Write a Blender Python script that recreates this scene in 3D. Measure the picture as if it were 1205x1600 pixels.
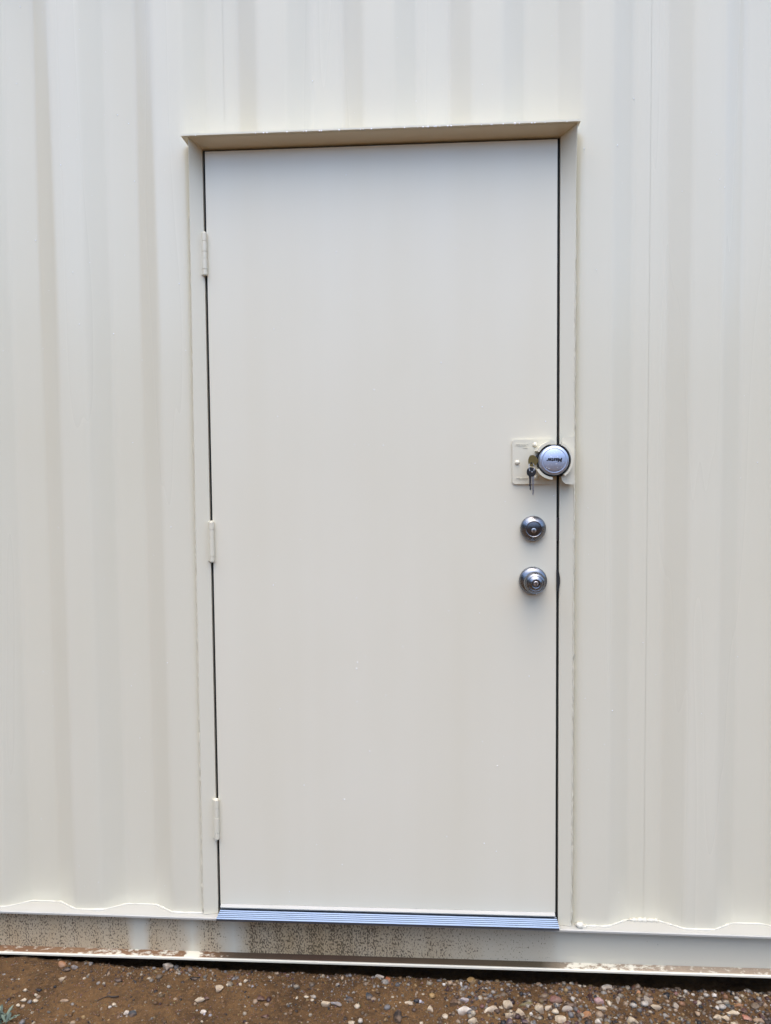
import bpy, bmesh, math, random
import numpy as np
from mathutils import Vector, Matrix, noise

# ------------------------------------------------------------------ reset
for o in list(bpy.data.objects):
    bpy.data.objects.remove(o, do_unlink=True)
scene = bpy.context.scene
C = scene.collection
PI = math.pi

# ------------------------------------------------------------------ camera
cd = bpy.data.cameras.new('camera')
cam = bpy.data.objects.new('camera', cd)
C.objects.link(cam)
cam.location = (0.1275, -1.9568, 1.4020)
cam.rotation_euler = (1.51933, 0.00889, 0.05988)
cd.sensor_fit = 'VERTICAL'
cd.sensor_height = 24.0
cd.lens = 24.0 * 1157 / 1600
cd.clip_start = 0.02
cd.clip_end = 3000
scene.camera = cam

# ------------------------------------------------------------------ sky, sun, exposure
SUN_EL, SUN_AZ = math.radians(79), math.radians(182)     # overcast: a broad bright patch of cloud high in front of the wall
world = bpy.data.worlds.new('World')
scene.world = world
world.use_nodes = True
wn = world.node_tree
wn.nodes.clear()
sky = wn.nodes.new('ShaderNodeTexSky')
sky.sky_type = 'NISHITA'
sky.sun_disc = False
sky.sun_elevation = SUN_EL
sky.sun_rotation = SUN_AZ
sky.air_density = 1.0
sky.dust_density = 3.0
hs = wn.nodes.new('ShaderNodeHueSaturation')
hs.inputs['Saturation'].default_value = 1.2
bg = wn.nodes.new('ShaderNodeBackground')
bg.inputs['Strength'].default_value = 0.15
wo = wn.nodes.new('ShaderNodeOutputWorld')
wn.links.new(sky.outputs[0], hs.inputs['Color'])
wn.links.new(hs.outputs[0], bg.inputs['Color'])
wn.links.new(bg.outputs[0], wo.inputs['Surface'])
sd = bpy.data.lights.new('sun', 'SUN')
sd.energy = 0.7
sd.angle = math.radians(80)
sd.color = (1.0, 0.99, 0.96)
sun = bpy.data.objects.new('sun', sd)
C.objects.link(sun)
sdir = Vector((math.sin(SUN_AZ) * math.cos(SUN_EL), math.cos(SUN_AZ) * math.cos(SUN_EL), math.sin(SUN_EL)))
sun.rotation_euler = (-sdir).to_track_quat('-Z', 'Y').to_euler()
vs = scene.view_settings
vs.view_transform = 'Standard'
vs.look = 'None'
vs.gamma = 1.0
vs.use_curve_mapping = False
vs.exposure = 1.66
scene.render.resolution_x = 771
scene.render.resolution_y = 1024

# ------------------------------------------------------------------ material helpers
def mat(name):
    m = bpy.data.materials.new(name)
    m.use_nodes = True
    t = m.node_tree
    b = t.nodes['Principled BSDF']
    return m, t, b

def N(t, kind, **kw):
    n = t.nodes.new(kind)
    for k, v in kw.items():
        if k in n.inputs.keys():
            n.inputs[k].default_value = v
        else:
            setattr(n, k, v)
    return n

def L(t, a, b):
    t.links.new(a, b)

def math_node(t, op, a, b=None, clamp=False):
    n = t.nodes.new('ShaderNodeMath')
    n.operation = op
    n.use_clamp = clamp
    for i, s in enumerate((a, b)):
        if s is None:
            continue
        if isinstance(s, (int, float)):
            n.inputs[i].default_value = s
        else:
            t.links.new(s, n.inputs[i])
    return n.outputs[0]

def mix(t, fac, a, b):
    n = t.nodes.new('ShaderNodeMix')
    n.data_type = 'RGBA'
    for s, v in ((n.inputs['Factor'], fac), (n.inputs['A'], a), (n.inputs['B'], b)):
        if isinstance(v, (int, float)):
            s.default_value = v
        elif isinstance(v, tuple):
            s.default_value = (*v, 1.0) if len(v) == 3 else v
        else:
            t.links.new(v, s)
    return n.outputs['Result']

def ramp(t, fac, stops, interp='LINEAR'):
    n = t.nodes.new('ShaderNodeValToRGB')
    cr = n.color_ramp
    cr.interpolation = interp
    while len(cr.elements) < len(stops):
        cr.elements.new(0.5)
    for e, (p, v) in zip(cr.elements, stops):
        e.position = p
        e.color = (v, v, v, 1) if isinstance(v, (int, float)) else (*v, 1)
    t.links.new(fac, n.inputs[0])
    return n.outputs[0]

def coords(t, scale=(1, 1, 1)):
    tc = t.nodes.new('ShaderNodeTexCoord')
    mp = t.nodes.new('ShaderNodeMapping')
    mp.inputs['Scale'].default_value = scale
    t.links.new(tc.outputs['Object'], mp.inputs['Vector'])
    return mp.outputs[0]

def nz(t, vec, scale, detail=4, rough=0.55):
    n = t.nodes.new('ShaderNodeTexNoise')
    n.inputs['Scale'].default_value = scale
    n.inputs['Detail'].default_value = detail
    n.inputs['Roughness'].default_value = rough
    t.links.new(vec, n.inputs['Vector'])
    return n.outputs['Fac']

def bump(t, b, h, strength, dist):
    n = t.nodes.new('ShaderNodeBump')
    n.inputs['Strength'].default_value = strength
    n.inputs['Distance'].default_value = dist
    t.links.new(h, n.inputs['Height'])
    t.links.new(n.outputs[0], b.inputs['Normal'])

PAINT = (0.70, 0.658, 0.515)
def paint(name, rough=0.32, col=PAINT, wave=True, coat=0.25):
    m, t, b = mat(name)
    c1 = coords(t)
    c2 = coords(t, (5, 5, 0.22))
    streak = nz(t, c2, 1.6, 2, 0.45)
    fine = nz(t, c1, 900, 2, 0.5)
    blotch = nz(t, c1, 2.5, 4, 0.55)
    k = math_node(t, 'ADD', math_node(t, 'MULTIPLY', streak, 0.6), math_node(t, 'MULTIPLY', blotch, 0.4))
    dirt = ramp(t, k, [(0.30, 0.0), (0.70, 1.0)])
    c = mix(t, dirt, col, (col[0] * 0.955, col[1] * 0.945, col[2] * 0.915))
    L(t, c, b.inputs['Base Color'])
    L(t, ramp(t, streak, [(0.3, rough * 0.85), (0.7, rough * 1.15)]), b.inputs['Roughness'])
    b.inputs['IOR'].default_value = 1.5
    b.inputs['Coat Weight'].default_value = coat
    b.inputs['Coat Roughness'].default_value = 0.2
    h = math_node(t, 'ADD', math_node(t, 'MULTIPLY', fine, 0.03), math_node(t, 'MULTIPLY', nz(t, coords(t, (1, 1, 0.3)), 5, 1, 0.3), 1.0 if wave else 0.2))
    bump(t, b, h, 0.08 if wave else 0.14, 0.004)
    return m

M = {}
M['wall'] = paint('container_paint', 0.30)
M['door'] = paint('door_paint', 0.34, (0.735, 0.688, 0.545), wave=False, coat=0.2)
M['frame'] = paint('frame_paint', 0.34, wave=False, coat=0.15)
M['weld'] = paint('weld_paint', 0.4, (0.60, 0.575, 0.48), wave=False, coat=0.2)
M['ledge'] = paint('toned_ledge_paint', 0.5, (0.41, 0.40, 0.35), wave=False, coat=0.1)  # colour toned down so the sky-facing ledge does not overexpose

def metal(name, col, rough, noise_scale=300, aniso=None):
    m, t, b = mat(name)
    b.inputs['Metallic'].default_value = 1.0
    c1 = coords(t, aniso or (1, 1, 1))
    n1 = nz(t, c1, noise_scale, 4, 0.6)
    L(t, mix(t, n1, tuple(x * 0.86 for x in col), col), b.inputs['Base Color'])
    L(t, ramp(t, n1, [(0.3, rough * 0.8), (0.7, rough * 1.3)]), b.inputs['Roughness'])
    bump(t, b, n1, 0.08, 0.0008)
    return m
M['alu'] = metal('mill_aluminium', (0.22, 0.27, 0.34), 0.36, 25)
for l_ in list(M['alu'].node_tree.links):
    if l_.to_socket.name == 'Normal':
        M['alu'].node_tree.links.remove(l_)
M['chrome'] = metal('satin_chrome', (0.25, 0.26, 0.28), 0.27, 500)
M['chrome_dark'] = metal('dull_chrome', (0.13, 0.125, 0.13), 0.3, 500)
M['steel'] = metal('lock_steel', (0.56, 0.62, 0.74), 0.48, 400)
M['brass'] = metal('tarnished_brass', (0.30, 0.22, 0.085), 0.38, 600)
M['nickel'] = metal('key_nickel', (0.55, 0.53, 0.52), 0.3, 600)

def plain(name, col, rough, scale=120, var=0.25):
    m, t, b = mat(name)
    n1 = nz(t, coords(t), scale, 4, 0.6)
    L(t, mix(t, n1, tuple(x * (1 - var) for x in col), tuple(min(1, x * (1 + var)) for x in col)), b.inputs['Base Color'])
    b.inputs['Roughness'].default_value = rough
    bump(t, b, n1, 0.2, 0.001)
    return m
M['black'] = plain('black_rubber', (0.012, 0.012, 0.011), 0.7)
M['void'] = plain('lock_keyway', (0.008, 0.008, 0.008), 0.8)
M['key_plastic'] = plain('black_key_plastic', (0.02, 0.019, 0.019), 0.35)
M['ink'] = plain('black_print', (0.008, 0.008, 0.012), 0.6)
M['wood'] = plain('twig_bark', (0.03, 0.022, 0.016), 0.8, 300)
M['leaf'] = plain('weed_leaf', (0.13, 0.17, 0.12), 0.6, 200)
M['leaf_dark'] = plain('weed_leaf_dark', (0.05, 0.075, 0.055), 0.6, 200)
M['wood_mass'] = plain('unseen_foliage', (0.035, 0.045, 0.022), 0.8, 1.5, 0.6)
M['floor'] = plain('plywood_floor', (0.12, 0.08, 0.05), 0.8)

m, t, b = mat('white_glint_drop')
b.inputs['Transmission Weight'].default_value = 0.0
b.inputs['IOR'].default_value = 1.33
b.inputs['Roughness'].default_value = 0.02
b.inputs['Base Color'].default_value = (.9, .9, .9, 1)  # opaque white stands in for the glints of clear drops
w_n = nz(t, coords(t), 50)
L(t, ramp(t, w_n, [(0.3, 0.0), (0.7, 0.04)]), b.inputs['Roughness'])
M['water'] = m

# mud-splashed bottom rail: dried film plus dark flecks, washed away in vertical runs
def rail_paint():
    m, t, b = mat('splashed_rail_paint')
    tc = t.nodes.new('ShaderNodeTexCoord')
    sx = t.nodes.new('ShaderNodeSeparateXYZ')
    L(t, tc.outputs['Object'], sx.inputs[0])
    x = sx.outputs['X']
    wob = math_node(t, 'MULTIPLY', math_node(t, 'SUBTRACT', nz(t, coords(t, (1, 1, 1)), 35, 3), 0.5), 0.022)
    u = math_node(t, 'MULTIPLY', math_node(t, 'ADD', math_node(t, 'ADD', x, wob), 3.0), 1 / 6.0)
    P = lambda v: (v + 3.0) / 6.0
    st = [(P(-3), .85), (P(-.974), .85), (P(-.970), .15), (P(-.966), .85), (P(-.902), .85), (P(-.897), .12), (P(-.892), .8),
          (P(-.715), .75), (P(-.705), 0.02), (P(-.672), .02), (P(-.662), .8), (P(-.605), .7), (P(-.60), .4), (P(-.592), .72), (P(-.567), .75), (P(-.555), .05), (P(-.528), .05),
          (P(-.520), .7), (P(-.506), .3), (P(-.495), .8), (P(-.452), .8), (P(-.442), .1), (P(-.408), .05), (P(-.392), 1.0), (P(-.1), 1.0), (P(.15), .75), (P(.3), .5), (P(.42), .45), (P(.455), .30), (P(.465), .02), (P(2.9), .04)]
    mask = ramp(t, u, st)
    fl = nz(t, coords(t, (1, 1, 0.6)), 250, 3, 0.62)
    clump = math_node(t, 'ADD', math_node(t, 'MULTIPLY', math_node(t, 'SUBTRACT', nz(t, coords(t, (1, 1, 1)), 30, 4, 0.6), 0.5), 0.18), math_node(t, 'MULTIPLY', math_node(t, 'SUBTRACT', nz(t, coords(t, (1, 1, 0.05)), 75, 2, 0.6), 0.5), 0.22))
    thr = math_node(t, 'ADD', math_node(t, 'MULTIPLY', mask, 0.205), math_node(t, 'MULTIPLY', clump, mask))
    d = math_node(t, 'SUBTRACT', fl, math_node(t, 'SUBTRACT', 0.70, thr))
    fleck = math_node(t, 'MULTIPLY', d, 22, True)
    fleck = math_node(t, 'MULTIPLY', fleck, math_node(t, 'GREATER_THAN', mask, 0.015))
    film_n = nz(t, coords(t, (1, 1, 0.4)), 14, 5, 0.6)
    film = math_node(t, 'MULTIPLY', mask, math_node(t, 'ADD', math_node(t, 'MULTIPLY', film_n, 0.8), 0.5), True)
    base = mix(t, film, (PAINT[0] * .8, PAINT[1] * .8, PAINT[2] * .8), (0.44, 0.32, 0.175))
    c = mix(t, math_node(t, 'MULTIPLY', fleck, 0.82), base, (0.055, 0.036, 0.015))
    L(t, c, b.inputs['Base Color'])
    b.inputs['Roughness'].default_value = 0.5
    bump(t, b, fleck, 0.3, 0.001)
    return m
M['rail'] = rail_paint()

def flange_paint():
    m, t, b = mat('muddy_flange_paint')
    tc = t.nodes.new('ShaderNodeTexCoord')
    sx = t.nodes.new('ShaderNodeSeparateXYZ')
    L(t, tc.outputs['Object'], sx.inputs[0])
    nlong = nz(t, coords(t, (1, 1, 1)), 16, 4, 0.6)
    wob = math_node(t, 'MULTIPLY', math_node(t, 'SUBTRACT', nlong, 0.5), 0.05)
    u = math_node(t, 'MULTIPLY', math_node(t, 'ADD', math_node(t, 'ADD', sx.outputs['X'], wob), 3.0), 1 / 6.0)
    P = lambda v: (v + 3.0) / 6.0
    col = ramp(t, u, [(P(-3), (.2, .10, .045)), (P(-1.0), (.24, .12, .05)), (P(-.85), (.30, .17, .08)), (P(-.5), (.22, .11, .045)), (P(-.42), (.075, .048, .022)),
                      (P(-.2), (.07, .035, .018)), (P(0.1), (.085, .055, .025)), (P(.42), (.075, .055, .022)), (P(.475), (.34, .27, .18)), (P(.7), (.40, .31, .21)), (P(1.0), (.36, .28, .19)), (P(2.9), (.36, .29, .2))])
    cov = ramp(t, u, [(P(-3), .62), (P(-.9), .66), (P(-.78), .58), (P(-.56), .60), (P(-.545), .15), (P(-.53), .15), (P(-.515), .6), (P(-.43), .68), (P(-.40), 1), (P(.43), 1), (P(.5), .5), (P(.8), .66), (P(2.9), .6)])
    n2 = nz(t, coords(t, (1, 1.5, 1)), 48, 5, 0.65)
    edge = math_node(t, 'MULTIPLY', math_node(t, 'ADD', sx.outputs['Y'], 0.024), 260, True)      # mud lies on the shelf, not on the nosing
    a = math_node(t, 'MULTIPLY', math_node(t, 'SUBTRACT', math_node(t, 'ADD', n2, cov), 0.98), 7, True)
    a = math_node(t, 'MULTIPLY', a, edge)
    grain = nz(t, coords(t), 420, 3, 0.6)
    colg = mix(t, math_node(t, 'MULTIPLY', grain, 0.6), col, (.03, .02, .012))
    c = mix(t, a, (PAINT[0] * .92, PAINT[1] * .92, PAINT[2] * .92), colg)
    L(t, c, b.inputs['Base Color'])
    L(t, ramp(t, a, [(0, .4), (1, .75)]), b.inputs['Roughness'])
    bump(t, b, math_node(t, 'MULTIPLY', a, math_node(t, 'ADD', grain, .5)), 0.5, 0.003)
    return m
M['flange'] = flange_paint()

def ground_mat():
    m, t, b = mat('wet_sandy_soil')
    c1 = coords(t)
    big = nz(t, c1, 6, 5, 0.6)
    mid = nz(t, c1, 60, 5, 0.65)
    fine = nz(t, c1, 700, 3, 0.7)
    k = math_node(t, 'ADD', math_node(t, 'MULTIPLY', big, .45), math_node(t, 'MULTIPLY', mid, .55))
    c = mix(t, ramp(t, k, [(.36, 0.0), (.62, 1.0)]), (.045, .0225, .0075), (.150, .081, .030))
    c = mix(t, ramp(t, fine, [(.60, 0.0), (.72, .7)]), c, (.29, .19, .10))
    c = mix(t, ramp(t, fine, [(.28, .85), (.40, 0.0)]), c, (.03, .02, .014))
    L(t, c, b.inputs['Base Color'])
    L(t, ramp(t, mid, [(.35, .55), (.65, .95)]), b.inputs['Roughness'])
    b.inputs['Specular IOR Level'].default_value = 0.25
    h = math_node(t, 'ADD', math_node(t, 'MULTIPLY', mid, 1.0), math_node(t, 'MULTIPLY', fine, .35))
    bump(t, b, h, 1.0, 0.008)
    return m
M['ground'] = ground_mat()

def stone_mat(name, attr=False, col=(.5, .45, .38)):
    m, t, b = mat(name)
    c1 = coords(t)
    n1 = nz(t, c1, 160, 5, 0.65)
    n2 = nz(t, c1, 38, 3, 0.6)
    if attr:
        a = t.nodes.new('ShaderNodeAttribute')
        a.attribute_name = 'tint'
        base = a.outputs['Color']
        dark = t.nodes.new('ShaderNodeMix'); dark.data_type = 'RGBA'; dark.blend_type = 'MULTIPLY'
        dark.inputs['Factor'].default_value = 1.0
        L(t, base, dark.inputs['A']); dark.inputs['B'].default_value = (.55, .5, .45, 1)
        c = mix(t, ramp(t, n1, [(.35, .8), (.6, 0.0)]), base, dark.outputs['Result'])
    else:
        c = mix(t, ramp(t, n1, [(.38, .85), (.62, 0.0)]), col, tuple(x * f for x, f in zip(col, (.6, .54, .46))))
        c = mix(t, ramp(t, n2, [(.42, 0.0), (.62, .7)]), c, (.15, .095, .055))
        ge = t.nodes.new('ShaderNodeNewGeometry'); sp = t.nodes.new('ShaderNodeSeparateXYZ'); L(t, coords(t), sp.inputs[0])
        mud = math_node(t, 'MULTIPLY', math_node(t, 'ADD', math_node(t, 'MULTIPLY', sp.outputs['Z'], -260), math_node(t, 'MULTIPLY', math_node(t, 'SUBTRACT', n1, .5), 3)), 0.6, True)
        c = mix(t, mud, c, (.12, .07, .038))       # damp soil clinging to the buried foot
    L(t, c, b.inputs['Base Color'])
    L(t, ramp(t, n2, [(.3, .4), (.7, .75)]), b.inputs['Roughness'])
    bump(t, b, n1, 0.45, 0.002)
    return m
TINT = {'cream': (.46, .385, .27), 'white': (.52, .475, .40), 'palegrey': (.34, .305, .25), 'grey': (.20, .19, .18), 'black': (.012, .012, .014), 'slate': (.03, .04, .05),
        'brown': (.095, .055, .03), 'maroon': (.065, .024, .018), 'plum': (.04, .022, .045), 'wine': (.17, .075, .06), 'orange': (.33, .165, .075), 'brick': (.36, .12, .05),
        'ochre': (.34, .22, .085), 'tan': (.33, .235, .145), 'moss': (.14, .115, .035), 'pink': (.36, .22, .22), 'lavender': (.45, .42, .43), 'teal': (.02, .045, .05), 'salmon': (.38, .17, .115)}
SM = {k: stone_mat('stone_' + k, False, v) for k, v in TINT.items()}
M['gravel'] = stone_mat('mixed_gravel', True)

# ------------------------------------------------------------------ object helpers
def link(name, me, m, parent=None, smooth=False, loc=None):
    o = bpy.data.objects.new(name, me)
    C.objects.link(o)
    if m is not None and not me.materials:
        me.materials.append(m)
    if smooth:
        me.polygons.foreach_set('use_smooth', [True] * len(me.polygons))
    if parent:
        o.parent = parent
    if loc:
        o.location = loc
    return o

def from_bm(name, bm, m, parent=None, smooth=False, bevel=0, seg=2):
    if bevel:
        es = [e for e in bm.edges if len(e.link_faces) == 2 and e.calc_face_angle(0) > 0.5]
        bmesh.ops.bevel(bm, geom=es, offset=bevel, segments=seg, affect='EDGES', profile=0.5)
    bmesh.ops.recalc_face_normals(bm, faces=bm.faces)
    me = bpy.data.meshes.new(name)
    bm.to_mesh(me)
    bm.free()
    return link(name, me, m, parent, smooth)

def add_box(bm, x0, x1, y0, y1, z0, z1):
    vs_ = [bm.verts.new((x, y, z)) for z in (z0, z1) for y in (y0, y1) for x in (x0, x1)]
    for f in ((0, 1, 3, 2), (4, 6, 7, 5), (0, 4, 5, 1), (2, 3, 7, 6), (0, 2, 6, 4), (1, 5, 7, 3)):
        bm.faces.new([vs_[i] for i in f])

def box(name, x0, x1, y0, y1, z0, z1, m, parent=None, bevel=0.0):
    bm = bmesh.new()
    add_box(bm, x0, x1, y0, y1, z0, z1)
    return from_bm(name, bm, m, parent, bevel=bevel)

def prism_x(name, prof, x0, x1, m, parent=None, zsh=None, bevel=0, nseg=1):
    """closed (y,z) profile swept along x; zsh(x,i) shifts z of profile point i"""
    bm = bmesh.new()
    rings = []
    for k in range(nseg + 1):
        x = x0 + (x1 - x0) * k / nseg
        rings.append([bm.verts.new((x, y, z + (zsh(x, i) if zsh else 0))) for i, (y, z) in enumerate(prof)])
    n = len(prof)
    for a, b_ in zip(rings, rings[1:]):
        for i in range(n):
            bm.faces.new((a[i], a[(i + 1) % n], b_[(i + 1) % n], b_[i]))
    bm.faces.new(rings[0])
    bm.faces.new(rings[-1])
    return from_bm(name, bm, m, parent, bevel=bevel)

def plate_xz(name, pts, y0, y1, m, parent=None, bevel=0.0, seg=2):
    """outline in (x,z) given thickness between y0 and y1"""
    bm = bmesh.new()
    a = [bm.verts.new((x, y0, z)) for x, z in pts]
    b_ = [bm.verts.new((x, y1, z)) for x, z in pts]
    n = len(pts)
    bm.faces.new(a)
    bm.faces.new(b_)
    for i in range(n):
        bm.faces.new((a[i], a[(i + 1) % n], b_[(i + 1) % n], b_[i]))
    return from_bm(name, bm, m, parent, bevel=bevel, seg=seg)

def lathe_y(name, prof, cx, cz, m, parent=None, n=48, smooth=True, sharp=0.6):
    """(r, y) profile spun about the axis through (cx, *, cz) along y"""
    bm = bmesh.new()
    rings = []
    for r, y in prof:
        if r < 1e-6:
            rings.append([bm.verts.new((cx, y, cz))])
        else:
            rings.append([bm.verts.new((cx + r * math.cos(2 * PI * i / n), y, cz + r * math.sin(2 * PI * i / n))) for i in range(n)])
    for a, b_ in zip(rings, rings[1:]):
        for i in range(n):
            j = (i + 1) % n
            if len(a) == 1 and len(b_) > 1:
                bm.faces.new((a[0], b_[i], b_[j]))
            elif len(b_) == 1 and len(a) > 1:
                bm.faces.new((a[i], b_[0], a[j]))
            elif len(a) > 1:
                bm.faces.new((a[i], b_[i], b_[j], a[j]))
    bmesh.ops.recalc_face_normals(bm, faces=bm.faces)
    for e in bm.edges:
        if len(e.link_faces) == 2 and e.calc_face_angle(0) > sharp:
            e.smooth = False
    return from_bm(name, bm, m, parent, smooth=smooth)

def tube(bm, pts, rads, n=8):
    rings = []
    for i, p in enumerate(pts):
        p = Vector(p)
        d = (Vector(pts[min(i + 1, len(pts) - 1)]) - Vector(pts[max(i - 1, 0)])).normalized()
        u = d.orthogonal().normalized() if i == 0 else (u - d * u.dot(d)).normalized()
        w = d.cross(u)
        r = rads[i] if isinstance(rads, (list, tuple)) else rads
        rings.append([bm.verts.new(p + (u * math.cos(2 * PI * k / n) + w * math.sin(2 * PI * k / n)) * r) for k in range(n)])
    for a, b_ in zip(rings, rings[1:]):
        for k in range(n):
            bm.faces.new((a[k], a[(k + 1) % n], b_[(k + 1) % n], b_[k]))
    bm.faces.new(rings[0])
    bm.faces.new(rings[-1][::-1])

def thing(name, label, cat, loc=(0, 0, 0), group=None):
    o = bpy.data.objects.new(name, None)
    C.objects.link(o)
    o.empty_display_size = 0.05
    o.location = loc
    return tag(o, label, cat, group)

def tag(o, label, cat, group=None, kind=None):
    o['label'] = label
    o['category'] = cat
    if group:
        o['group'] = group
    if kind:
        o['kind'] = kind
    return o

def child_fix():
    """children are modelled in world coordinates: undo the offset of the Empty that parents them"""
    for o in C.objects:
        if o.type == 'EMPTY' and o.parent is None:
            for ch in o.children:
                if not ch.get('_own'):
                    ch.location = ch.location - o.location
    for o in C.objects:
        if '_own' in o:
            del o['_own']

# ------------------------------------------------------------------ measurements (metres; door face is the plane y = 0, the yard lies at y < 0)
PER, DEP = 0.278, 0.034
SLW, RECW = 0.060, 0.082
X_END0, X_END1 = -2.80, 3.26
Z_TOP = 2.93
DOOR_X0, DOOR_X1, DOOR_Z0, DOOR_Z1 = -0.457, 0.457, 0.220, 2.250

def ledge_z(x):
    return 0.188 - 0.0055 * x

def wall_profile(x0, x1):
    """(x, y) points of the pressed sheet between x0 and x1, bends slightly rounded"""
    raw = []
    k0 = int(math.floor((x0 + 1.2) / PER)) - 2
    for k in range(k0, k0 + int((x1 - x0) / PER) + 6):
        s = -1.042 - SLW / 2 + PER * k
        raw += [(s, 0.0), (s + SLW, DEP), (s + SLW + RECW, DEP), (s + 2 * SLW + RECW, 0.0)]
    pts = []
    for i in range(1, len(raw) - 1):
        p, a, b_ = (Vector(raw[j]) for j in (i, i - 1, i + 1))
        pa, pb = p + (a - p).normalized() * 0.010, p + (b_ - p).normalized() * 0.010
        for q in range(5):
            f = q / 4
            pts.append(tuple(pa * (1 - f) ** 2 + p * 2 * f * (1 - f) + pb * f ** 2))
    xs, ys = [p[0] for p in pts], [p[1] for p in pts]
    res = [(x0, float(np.interp(x0, xs, ys)))] + [p for p in pts if x0 + 1e-4 < p[0] < x1 - 1e-4] + [(x1, float(np.interp(x1, xs, ys)))]
    return res
_wp = wall_profile(-3.2, 3.6)
_wx, _wy = [p[0] for p in _wp], [p[1] for p in _wp]
def wall_y(x):
    return float(np.interp(x, _wx, _wy))

# ------------------------------------------------------------------ ground
def ground_z(x, y):
    x_ = max(-2.0, min(2.0, x))
    z = 0.040 - (0.014 if x_ > 0 else 0.008) * x_
    fade = 1.0 / (1.0 + (max(0, abs(x) - 2.5) + max(0, abs(y) - 2.0)) * 0.3)
    v = Vector((x, y, 3.1))
    z += fade * (0.010 * noise.noise(v * 4.5) + 0.007 * noise.noise(v * 17) + 0.0045 * noise.noise(v * 50) + 0.0025 * noise.noise(v * 110))
    if x < -0.55:                                            # sand banked against the rail at the left
        z += 0.010 * min(1, (-0.55 - x) / 0.4) * math.exp(-((y + 0.03) / 0.06) ** 2)
    if y > -0.02:
        z -= 0.05 * min(1.0, (y + 0.02) / 0.06)
    return z

xs = sorted(set([round(-1.5 + 0.0075 * i, 4) for i in range(401)] + [s * v for s in (-1, 1) for v in (1.7, 1.9, 2.2, 2.6, 3.1, 3.8, 5, 7, 10, 15, 25, 45, 90, 200, 500, 1200)]))
ys = sorted(set([round(-0.5 + 0.0075 * i, 4) for i in range(87)] + [-1200, -500, -200, -90, -45, -25, -15, -10, -7, -5, -4, -3.2, -2.6, -2.1, -1.7, -1.4, -1.15, -.95, -.8, -.7, -.6, -.55,
              .2, .3, .5, .9, 1.5, 2.5, 4, 7, 12, 25, 60, 200, 500, 1200]))
gv = [(x, y, ground_z(x, y)) for y in ys for x in xs]
nx = len(xs)
gf = [(j * nx + i, j * nx + i + 1, (j + 1) * nx + i + 1, (j + 1) * nx + i) for j in range(len(ys) - 1) for i in range(nx - 1)]
me = bpy.data.meshes.new('ground')
me.from_pydata(gv, [], gf)
g = link('ground', me, M['ground'], smooth=True)
g['kind'] = 'structure'
g['label'] = 'wet brown sandy ground in front of the container'

# ------------------------------------------------------------------ shipping container
cont = thing('shipping_container', 'cream painted corrugated steel shipping container with a door cut into its side', 'container', (0.23, 1.2, 0.04))

OP_X0, OP_X1, OP_Z = -0.490, 0.497, 2.262       # rough opening
def panel(x0, x1, off):
    prof = wall_profile(x0, x1)
    xs_ = [p[0] for p in prof]
    for xe in (OP_X0, OP_X1):
        if x0 < xe < x1:
            prof.append((xe, wall_y(xe)))
    prof.sort()
    bm = bmesh.new()
    th = 0.002
    for (xa, ya), (xb, yb) in zip(prof, prof[1:]):
        mid = (xa + xb) / 2
        inside = OP_X0 < mid < OP_X1
        za, zb = (OP_Z, OP_Z) if inside else (ledge_z(xa) - 0.002, ledge_z(xb) - 0.002)
        vs_ = [bm.verts.new(c) for c in ((xa, ya + off, za), (xb, yb + off, zb), (xb, yb + off, 2.875), (xa, ya + off, 2.875))]
        bm.faces.new(vs_)
        ws = [bm.verts.new((v.co.x, v.co.y + th, v.co.z)) for v in vs_]
        bm.faces.new(ws[::-1])
        if mid > x1 - 0.012:
            pass
    bmesh.ops.remove_doubles(bm, verts=bm.verts, dist=1e-5)
    me = bpy.data.meshes.new('wall_panel')
    bm.to_mesh(me)
    bm.free()
    return link('wall_panel', me, M['wall'], cont)
joints = [-2.65, -2.636 + 0.0, -1.524, -0.412, 0.700, 1.812, 2.924, 3.11]
for i in range(1, len(joints) - 1):
    a, b_ = joints[i], joints[i + 1]
    panel(a, b_ - 0.0002, 0.00025 if i % 2 else -0.00025)

def sheet(name, along, length, origin, z0, z1, flip):
    """corrugated sheet for the sides away from the photograph"""
    bm = bmesh.new()
    prof = []
    k = 0
    while k * PER < length:
        for dx, d in ((0, 0), (SLW, DEP), (SLW + RECW, DEP), (2 * SLW + RECW, 0)):
            if k * PER + dx <= length:
                prof.append((k * PER + dx, d))
        k += 1
    prof.append((length, 0))
    for (a, da), (b__, db) in zip(prof, prof[1:]):
        q = []
        for s, d, z in ((a, da, z0), (b__, db, z0), (b__, db, z1), (a, da, z1)):
            d = -d if flip else d
            q.append(bm.verts.new((origin[0] + (s if along == 'x' else d), origin[1] + (s if along == 'y' else d), z)))
        bm.faces.new(q)
    bmesh.ops.remove_doubles(bm, verts=bm.verts, dist=1e-5)
    return from_bm(name, bm, M['wall'], cont)
sheet('back_wall', 'x', 5.76, (-2.65, 2.42, 0), 0.18, 2.875, True)
sheet('end_wall', 'y', 2.14, (-2.79, 0.14, 0), 0.18, 2.875, False)
sheet('end_wall', 'y', 2.14, (3.25, 0.14, 0), 0.18, 2.875, True)
box('roof', -2.79, 3.25, 0.0, 2.42, 2.895, 2.905, M['wall'], cont)
box('floor', -2.7, 3.2, 0.06, 2.36, 0.16, 0.19, M['floor'], cont)
box('top_rail', -2.65, 3.11, -0.012, 0.05, 2.872, 2.93, M['frame'], cont, 0.004)
box('top_rail', -2.65, 3.11, 2.37, 2.432, 2.872, 2.93, M['frame'], cont, 0.004)
box('base_rail', -2.65, 3.11, 2.37, 2.432, 0.06, 0.19, M['frame'], cont, 0.004)
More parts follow.
